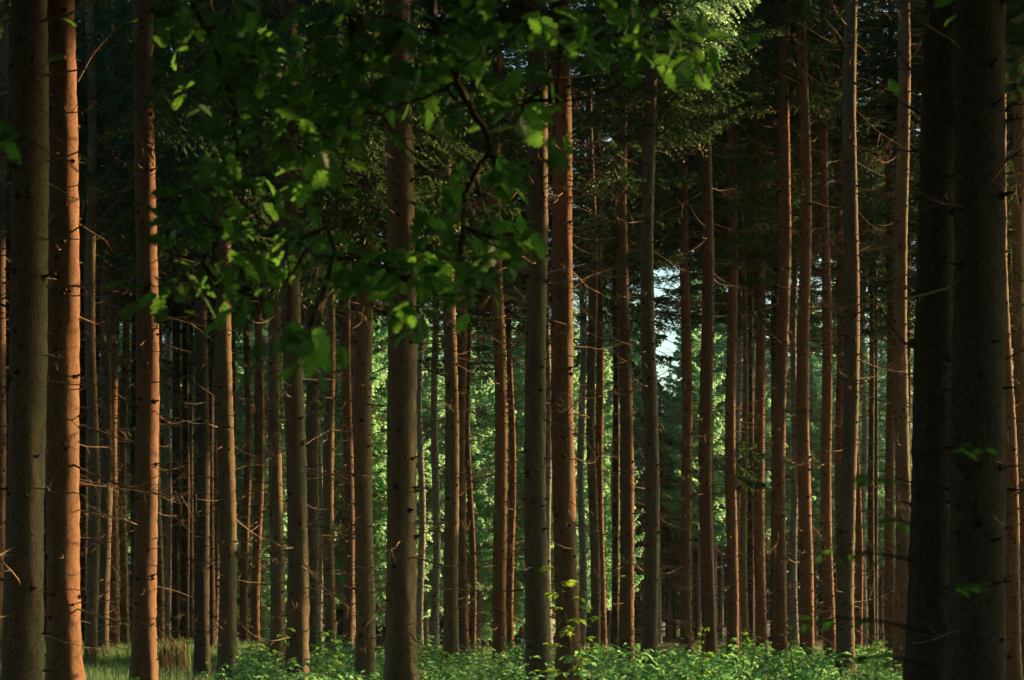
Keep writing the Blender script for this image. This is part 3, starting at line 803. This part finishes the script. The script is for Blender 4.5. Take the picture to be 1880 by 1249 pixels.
edge = np.clip((px - 315) / 130, .15, 1) * np.clip((1760 - px) / 120, .2, 1)
h = h * edge * ru.uniform(.4, 1.35, n)
h = np.where(yy < 21, h * .9, h)
keep = ru.random(n) < .35 + .65 * edge
ug = Acc(); scatter(ug, kinds, np.stack([xx, yy], 1)[keep], h[keep] * .98, ru)
# sparse low plants elsewhere
n2 = 900; yy = np.sqrt(ru.uniform(8 ** 2, 60 ** 2, n2)); px = ru.uniform(-300, 2300, n2); xx = (px - 940) / F * yy
scatter(ug, kinds, np.stack([xx, yy], 1), ru.uniform(.25, .5, n2), ru)
tag(link('undergrowth', ug.mesh('undergrowth', [M['bramble'], M['stem']], smooth=False)),
    'leafy green undergrowth of brambles and herbs along the bottom', 'undergrowth', kind='stuff')

def blades(n, region, hmin, hmax, r, mat_i=0, w=.006, acc=None):
    x, y = region(n); z = gz(x, y); h = r.uniform(hmin, hmax, len(x)); an = r.uniform(0, 6.28, len(x)); b = r.uniform(.1, .5, len(x)) * h
    B = np.stack([x, y, z - .02], 1); d = np.stack([np.cos(an), np.sin(an), np.zeros(len(x))], 1); s = np.stack([-np.sin(an), np.cos(an), np.zeros(len(x))], 1)
    ww = w * r.uniform(.7, 1.5, (len(x), 1)); U = np.array([0, 0, 1.])
    m1 = B + d * (b * .3)[:, None] + U * (h * .6)[:, None]; tp = B + d * b[:, None] + U * h[:, None]
    acc.add(*quads_from(np.stack([B - s * ww, B + s * ww, m1 + s * ww * .8, m1 - s * ww * .8], 1)), mat_i)
    acc.add(*quads_from(np.stack([m1 - s * ww * .8, m1 + s * ww * .8, tp + s * ww * .1, tp - s * ww * .1], 1)), mat_i)
gr = Acc()
def reg_clear(n):
    y = ru.uniform(52, 74, n); px = ru.uniform(20, 480, n); return (px - 940) / F * y, y
blades(60000, reg_clear, .35, .95, ru, 0, .010, gr)
def reg_patch(n):
    y = ru.uniform(50, 60, n); px = ru.uniform(296, 352, n); return (px - 940) / F * y, y
blades(9000, reg_patch, .5, 1.05, ru, 0, .010, gr)
def reg_near(n):
    y = np.sqrt(ru.uniform(14 ** 2, 50 ** 2, n)); px = ru.uniform(-100, 520, n); return (px - 940) / F * y, y
blades(22000, reg_near, .12, .5, ru, 0, .005, gr)
def reg_mid(n):
    y = np.sqrt(ru.uniform(25 ** 2, 82 ** 2, n)); px = ru.uniform(480, 1700, n); return (px - 940) / F * y, y
blades(22000, reg_mid, .2, .6, ru, 0, .007, gr)
tag(link('grass', gr.mesh('grass', [M['grass']], smooth=False)), 'tall pale grass in the sunlit clearing and between the trunks', 'grass', kind='stuff')

def small_thing(name, px, Y, parts, label, cat, mat, h=1.0, group=None, extra=None):
    Lq, W = parts; a = Acc(); a.add(*quads_from(Lq * h))
    st = Acc()
    for v, q_ in W: st.add(v * h, q_)
    x = wx(px, Y); root = link(name, None, None, (x, Y, float(gz(x, Y)))); tag(root, label, cat, group)
    link('foliage', a.mesh('foliage', [M[mat]], smooth=False), root)
    link('stem', st.mesh('stem', [M['stem' if mat != 'oak' else 'oakbark']]), root)
    return root
def sapling(seed, h, n, lsize, spread, wr=.45, lo=.35, nbr=9, thick=1.0):
    r = np.random.default_rng(seed); t = np.linspace(0, 1, 9); L, W = [], []
    P = np.stack([.06 * h * np.sin(t * 3 + seed), .05 * h * np.cos(t * 2.3), h * t], 1); P -= P[0]
    W.append(tube(P, (.011 * (1 - t) + .003) * thick, 6))
    for k in range(nbr):
        u = lo + (1 - lo) * k / (nbr - 1); b = np.array([np.interp(u, t, P[:, c]) for c in range(3)]); an = r.uniform(0, 6.28)
        l = spread * (1.15 - .7 * u) * r.uniform(.7, 1.2); q = np.linspace(0, 1, 6)
        Q = b + np.outer(q * l, [math.cos(an), math.sin(an), .35]) + np.outer(-.25 * l * q ** 2, [0, 0, 1])
        W.append(tube(Q, .004 * (1 - q) + .0015, 4))
        m_ = n; uu = r.uniform(.3, 1, m_); B = np.stack([np.interp(uu, q, Q[:, c]) for c in range(3)], 1)
        a2 = an + r.uniform(-1.3, 1.3, m_); D = np.stack([np.cos(a2), np.sin(a2), r.uniform(-.5, .2, m_)], 1)
        L.append(leaves(B + D * .02, D, np.stack([r.normal(0, .3, m_), r.normal(0, .3, m_), np.ones(m_)], 1), lsize * r.uniform(.7, 1.2, m_), wr))
    return np.concatenate(L), W
small_thing('sapling', 1052, 24.5, sapling(1, 2.3, 11, .13, .42), 'tall leafy sapling before the broad reddish central trunk', 'sapling', 'sapling')
small_thing('sapling', 1092, 25.5, sapling(2, 1.85, 10, .12, .35), 'shorter leafy sapling before the trunk lit pale orange', 'sapling', 'sapling')
small_thing('shrub', 1618, 22, sapling(3, 1.3, 12, .08, .35, .5, .3, 12), 'small leafy shrub before the dark brown trunk with an orange foot', 'shrub', 'sapling')
small_thing('shrub', 1190, 24, plant(4, 1.25, 5, 14, .17, .30, False, .6), 'broad-leaved deep green shrub below the olive trunk by the sky gap', 'shrub', 'bramble')
small_thing('herb', 1272, 25, sapling(5, 1.45, 9, .08, .16, .5, .25, 13), 'upright yellow-green herb beside the lone rust-brown trunk', 'herb', 'sapling')
small_thing('herb', 1352, 26, sapling(6, 1.35, 8, .07, .12, .45, .25, 12), 'pale sunlit herb at the foot of the peach-lit trunk', 'herb', 'sapling')
small_thing('herb', 1384, 27, sapling(16, 1.3, 8, .07, .14, .45, .25, 12), 'pale sunlit herb between the slender olive and the fully orange trunk', 'herb', 'sapling')
small_thing('herb', 1455, 25, sapling(7, 1.45, 8, .07, .12, .5, .3, 12), 'upright light green herb below the mottled grey trunk', 'herb', 'sapling')
small_thing('herb', 266, 19, sapling(8, .95, 8, .085, .14, .5, .4, 7), 'yellow-green herb at the foot of the bowed orange-lit trunk', 'herb', 'sapling')
small_thing('herb', 537, 24, sapling(9, 1.45, 8, .08, .22, .45, .4, 9), 'sprouting herb before the broad scaly brown trunk', 'herb', 'sapling')
small_thing('herb', 600, 25, sapling(10, 1.4, 9, .09, .28, .45, .4, 9), 'sprouting herb between the broad scaly trunk and the pinkish-orange trunk', 'herb', 'sapling')
small_thing('herb', 790, 22, sapling(11, 1.25, 9, .08, .2, .45, .4, 9), 'small herb under the two pale grey far trunks', 'herb', 'sapling')
small_thing('fern', 398, 21, fern_parts(12, 9, 1.35), 'arching yellow-green fern right of the near-black trunk', 'fern', 'sapling')
small_thing('fern', 425, 19.5, fern_parts(13, 8, 1.1), 'arching fern in front of the broad olive trunk', 'fern', 'sapling')
small_thing('beech_sapling', 1800, 5.2, sapling(14, 2.05, 8, .05, .55, .6, .3, 15, .5), 'blurred young beech close to the camera before the hugest dark trunk', 'sapling', 'oak')
# reddish seed heads: one tuft
st = Acc(); x0, y0 = wx(330, 49), 49.0
for k in range(34):
    dx = ru.uniform(-.55, .35); hh = ru.uniform(.7, 1.25); lean = ru.uniform(-.05, .35); q_ = np.linspace(0, 1, 6)
    P = np.stack([dx - lean * hh * q_ ** 2, np.full(6, ru.uniform(-.4, .4)), hh * q_], 1)
    st.add(*tube(P, .006 * (1 - q_) + .003 + .010 * (q_ > .75), 4))
ro = link('tall_grass_tuft', st.mesh('tall_grass_tuft', [M['seed']]), None, (x0, y0, 0))
tag(ro, 'tuft of reddish dry grass heads above the pale grass patch', 'grass tuft')

# ------------------------------------------------------------------ oak whose branches hang into the view
ro_ = np.random.default_rng(55)
def oak_leaf_grid():
    u = np.linspace(0, 1, 17)
    lob = np.abs(np.sin(u * np.pi * 4.0)) ** .7
    w = (.05 + .30 * np.sin(np.pi * np.clip(u, 0, 1) ** .8) ** .9) * (.50 + .50 * lob) * (u < .985) + .012
    w[0] = .02
    return u, w
OU, OW = oak_leaf_grid()
def oak_leaves(C, D, Nn, size):
    D = D / np.linalg.norm(D, axis=1)[:, None]; S = np.cross(D, Nn); S /= np.linalg.norm(S, axis=1)[:, None]; U = np.cross(S, D)
    out = []
    for k in range(len(C)):
        s = size[k]; cv = ro_.uniform(-.1, .35); fd = ro_.uniform(-.05, .3)
        mid = C[k] + np.outer(OU * s, D[k]) - np.outer(cv * s * OU ** 2, U[k])
        Lf = mid + np.outer(OW * s, S[k]) + np.outer(OW * s * fd, U[k]) + np.outer(OW * s * .25, D[k])
        Rt = mid - np.outer(OW * s, S[k]) + np.outer(OW * s * fd, U[k]) + np.outer(OW * s * .25, D[k])
        out.append(np.stack([mid[:-1], Lf[:-1], Lf[1:], mid[1:]], 1)); out.append(np.stack([mid[:-1], mid[1:], Rt[1:], Rt[:-1]], 1))
    return np.concatenate(out)
OX, OY = -4.6, 3.2
oak = link('oak_tree', None, None, (OX, OY, 0)); tag(oak, 'oak with lobed dark green leaves hanging blurred across the top', 'tree')
OB = np.array([OX, OY, 0.])
def opt(px, py, Y): return at_px(px, py, Y) - OB
tk = Acc(); tz = np.linspace(-.3, 11, 24)
tk.add(*tube(np.stack([.15 * np.sin(tz * .5), .1 * np.cos(tz * .4), tz], 1), .26 * (1 - tz / 14) ** .8 * (1 + .5 * np.exp(-np.maximum(tz, 0) / .4)), 18))
link('trunk', tk.mesh('trunk', [M['dark']]), oak)
segs = []
def obranch(P, r0, r1, n=5):
    P = np.array(P, float); u = np.linspace(0, len(P) - 1, 5 * len(P))
    Q = np.stack([np.interp(u, range(len(P)), P[:, c]) for c in range(3)], 1)
    for _ in range(3): Q[1:-1] = .25 * Q[:-2] + .5 * Q[1:-1] + .25 * Q[2:]
    Q[1:-1] += ro_.normal(0, .006, (len(Q) - 2, 3))
    lb = Acc(); lb.add(*tube(Q, np.linspace(r0, r1, len(Q)), n)); link('limb', lb.mesh('limb', [M['oakbark']]), oak); segs.append(Q); return Q
top1 = opt(330, -60, 7.4); top2 = opt(780, -90, 7.0); top3 = opt(930, -60, 7.6)
obranch([[0, 0, 3.6], [1.4, 1.8, 4.6], [2.6, 3.6, 5.1], top1 + [0, 0, .3], opt(520, -110, 7.2), top2, opt(950, -120, 7.2), opt(1200, -90, 7.4)], .085, .022, 9)
B1 = obranch([top1, opt(350, 0, 7.4), opt(390, 70, 7.3), opt(425, 180, 7.3), opt(437, 270, 7.2), opt(432, 335, 7.2), opt(460, 390, 7.2), opt(525, 440, 7.3), opt(590, 470, 7.4)], .014, .004)
B2 = obranch([top2, opt(792, 0, 7), opt(802, 65, 7), opt(840, 150, 6.9), opt(880, 225, 6.9), opt(906, 268, 6.9), opt(872, 320, 6.9), opt(850, 375, 6.9), opt(848, 470, 7)], .021, .007)
obranch([opt(906, 268, 6.9), opt(935, 235, 6.9), opt(970, 185, 7)], .006, .003)
obranch([top3, opt(965, 5, 7.6), opt(1000, 48, 7.6), opt(1060, 64, 7.7), opt(1140, 62, 7.8), opt(1250, 70, 7.9), opt(1310, 92, 8)], .012, .004)
obranch([opt(432, 335, 7.2), opt(420, 400, 7.1), opt(390, 460, 7), opt(330, 520, 7), opt(265, 530, 7)], .007, .003)
obranch([opt(437, 270, 7.2), opt(400, 330, 7.2), opt(350, 380, 7.3), opt(300, 400, 7.3)], .006, .003)
obranch([opt(802, 65, 7), opt(720, 30, 7.1), opt(640, 28, 7.2), opt(560, 35, 7.2)], .008, .003)
obranch([opt(380, -60, 7.6), opt(384, 0, 7.6), opt(405, 80, 7.6), opt(420, 160, 7.5)], .010, .004)
obranch([opt(840, 150, 6.9), opt(780, 180, 7), opt(700, 205, 7.1), opt(640, 215, 7.1), opt(590, 230, 7.2)], .007, .003)
obranch([opt(640, 215, 7.1), opt(640, 280, 7), opt(600, 400, 7), opt(620, 480, 7.1)], .005, .003)
obranch([opt(590, 470, 7.4), opt(680, 480, 7.3), opt(740, 520, 7.2), opt(760, 600, 7.2)], .005, .003)
obranch([opt(525, 440, 7.3), opt(530, 540, 7.4), opt(530, 640, 7.5)], .005, .003)
obranch([opt(300, 400, 7.3), opt(180, 340, 7.0), opt(60, 260, 6.5), opt(-20, 240, 6.3)], .005, .003)
clusters = [  # px, py, radius px, leaves
 (330, 60, 45, 7), (400, 30, 55, 10), (460, 60, 60, 13), (530, 110, 70, 16), (600, 60, 70, 15), (660, 110, 70, 15), (700, 40, 70, 15), (760, 90, 70, 14),
 (840, 60, 70, 15), (900, 100, 70, 13), (870, 30, 60, 12), (940, 40, 60, 10), (1010, 80, 50, 8), (1060, 40, 60, 9), (1120, 70, 60, 10), (1180, 40, 60, 11), (1240, 70, 55, 11), (1270, 110, 40, 7), (1200, 100, 45, 8),
 (560, 180, 65, 14), (490, 190, 60, 12), (620, 190, 60, 12), (700, 180, 55, 10), (390, 150, 50, 7), (770, 170, 60, 11), (840, 190, 55, 10), (920, 190, 55, 9), (980, 150, 45, 6),
 (420, 250, 55, 9), (520, 270, 60, 12), (600, 260, 50, 9), (380, 320, 55, 10), (480, 350, 60, 12), (560, 330, 45, 7), (640, 240, 45, 5), (960, 270, 60, 8), (1010, 262, 30, 3), (850, 300, 35, 4), (930, 320, 45, 7),
 (320, 380, 50, 9), (400, 400, 55, 11), (470, 420, 60, 12), (540, 430, 55, 10), (300, 430, 30, 4), (420, 490, 55, 11), (350, 530, 55, 11), (270, 530, 28, 4), (440, 545, 45, 7), (500, 490, 45, 7),
 (600, 470, 45, 8), (650, 480, 45, 8), (700, 500, 40, 7), (760, 480, 45, 8), (740, 560, 35, 6), (765, 600, 25, 4), (800, 380, 45, 8), (830, 430, 50, 10), (890, 440, 55, 12), (930, 410, 50, 9), (960, 440, 35, 5), (880, 500, 45, 8), (800, 500, 45, 7), (940, 480, 35, 5), (850, 530, 35, 5),
 (530, 640, 48, 9), (560, 620, 30, 4), (15, 240, 28, 5), (720, 130, 60, 12), (800, 120, 55, 11), (350, 170, 30, 3), (450, 120, 50, 8), (300, 20, 30, 3),
]
LV = []
tw = Acc(); allseg = np.concatenate(segs)
for (cx, cy, cr, nl) in clusters:
    Yc = 7.1 + ro_.uniform(-.6, .7); 
    if (cx, cy) in ((530, 640), (560, 620)): Yc = 6.3
    if cx == 15: Yc = 5.8
    c = opt(cx, cy, Yc); rad = cr / F * Yc
    nl = int(nl * 1.9)
    src = allseg[np.argmin(((allseg - c) ** 2).sum(1) + 2 * np.maximum(0, c[2] - allseg[:, 2]) ** 2)]
    for k in range(3):
        e = c + ro_.normal(0, .55, 3) * rad * [1, 1, .8]; q_ = np.linspace(0, 1, 7)[:, None]
        tw.add(*tube(src + (e - src) * q_ + np.array([0, 0, -.12]) * np.sin(q_ * 3.1) * np.linalg.norm(e - src), .004 * (1 - q_[:, 0]) + .0015, 4))
    C = c + ro_.normal(0, .62, (nl, 3)) * rad * [1, 1.3, .8]
    D = np.stack([ro_.normal(0, 1, nl), ro_.normal(0, .8, nl), ro_.uniform(-1.2, .1, nl)], 1)
    Nn = np.stack([ro_.normal(0, .5, nl), ro_.normal(-.3, .5, nl), np.ones(nl)], 1)
    LV.append(oak_leaves(C, D, Nn, ro_.uniform(.07, .125, nl)))
# more leaves above the frame, so that the branches end in a real crown
nl = 500; C = np.stack([ro_.uniform(-3, 2.2, nl), ro_.uniform(6, 9, nl), ro_.uniform(4.45, 6.2, nl)], 1) - OB
LV.append(oak_leaves(C, np.stack([ro_.normal(0, 1, nl), ro_.normal(0, 1, nl), ro_.uniform(-1, .1, nl)], 1), np.stack([ro_.normal(0, .4, nl), ro_.normal(0, .4, nl), np.ones(nl)], 1), ro_.uniform(.07, .12, nl)))
lv = Acc(); lv.add(*quads_from(np.concatenate(LV)))
link('foliage', lv.mesh('foliage', [M['oak']]), oak)
tag(link('twigs', tw.mesh('twigs', [M['oakbark']]), oak), kind='stuff')

# ------------------------------------------------------------------ thin evening haze between the trees
ha = Acc(); bx0, bx1, by0, by1, bz0, bz1 = -960, 960, -660, 1560, -1.4, 40.0
ha.add([[bx0, by0, bz0], [bx1, by0, bz0], [bx1, by1, bz0], [bx0, by1, bz0], [bx0, by0, bz1], [bx1, by0, bz1], [bx1, by1, bz1], [bx0, by1, bz1]],
       [[0, 3, 2, 1], [4, 5, 6, 7], [0, 1, 5, 4], [1, 2, 6, 5], [2, 3, 7, 6], [3, 0, 4, 7]])
hm = bpy.data.materials.new('haze'); hm.use_nodes = True; hn = hm.node_tree; hn.nodes.remove(hn.nodes['Principled BSDF'])
pv = hn.nodes.new('ShaderNodeVolumePrincipled'); pv.inputs['Density'].default_value = HAZE; pv.inputs['Color'].default_value = (.82, .90, .95, 1)
pv.inputs['Anisotropy'].default_value = .2
hn.links.new(pv.outputs[0], hn.nodes['Material Output'].inputs['Volume'])
tag(link('haze', ha.mesh('haze', [hm], smooth=False)), 'thin evening haze hanging among the trees', 'haze', kind='stuff')

# ------------------------------------------------------------------ light, sky, camera
w = bpy.data.worlds.new('World'); SC.world = w; w.use_nodes = True
wn = w.node_tree; bg = wn.nodes['Background']
sky = wn.nodes.new('ShaderNodeTexSky'); sky.sky_type = 'NISHITA'; sky.sun_disc = False
sky.sun_elevation = ELEV; sky.sun_rotation = PHI; sky.air_density = 1.2; sky.dust_density = 5.0
tcw = wn.nodes.new('ShaderNodeTexCoord'); sx = wn.nodes.new('ShaderNodeSeparateXYZ'); wn.links.new(tcw.outputs['Generated'], sx.inputs[0])
hz = ramp(wn, sx.outputs[2], [(.0, (1, 1, 1)), (.30, (.9, .9, .9)), (.55, (.22, .22, .22)), (1.0, (.2, .2, .2))])   # low sky brightened by a painted gradient to whiten the canopy gaps
hz = mixc(wn, 1.0, hz, (2.5, 3.6, 4.2), 'MULTIPLY')
wn.links.new(mixc(wn, 1.0, sky.outputs[0], hz, 'MULTIPLY'), bg.inputs[0]); bg.inputs[1].default_value = .052
sd = bpy.data.lights.new('sun', 'SUN'); sd.energy = 5.0; sd.angle = math.radians(.55); sd.color = (1, .57, .27)
so = bpy.data.objects.new('sun', sd); COL.objects.link(so)
dirv = Vector((math.sin(PHI) * math.cos(ELEV), math.cos(PHI) * math.cos(ELEV), math.sin(ELEV)))
so.rotation_euler = dirv.to_track_quat('Z', 'Y').to_euler(); so.location = (40, 20, 30)
cd = bpy.data.cameras.new('camera'); co = bpy.data.objects.new('camera', cd); COL.objects.link(co)
cd.lens = 60; cd.sensor_width = 36; cd.shift_y = (HOR - 624.5) / 1880; cd.clip_end = 3000; cd.clip_start = .1
co.location = (0, 0, CAMZ); co.rotation_euler = (math.radians(90), 0, 0)
cd.dof.use_dof = True; cd.dof.focus_distance = 38; cd.dof.aperture_fstop = 4.0
SC.camera = co
vs = SC.view_settings; vs.view_transform = 'Standard'; vs.look = 'None'; vs.gamma = 1; vs.use_curve_mapping = False
vs.exposure = 1.25
cy = SC.cycles; cy.max_bounces = 8; cy.diffuse_bounces = 2; cy.glossy_bounces = 2; cy.transmission_bounces = 4; cy.transparent_max_bounces = 4
cy.use_denoising = True; cy.sample_clamp_indirect = 4; cy.use_adaptive_sampling = True; cy.adaptive_threshold = .02
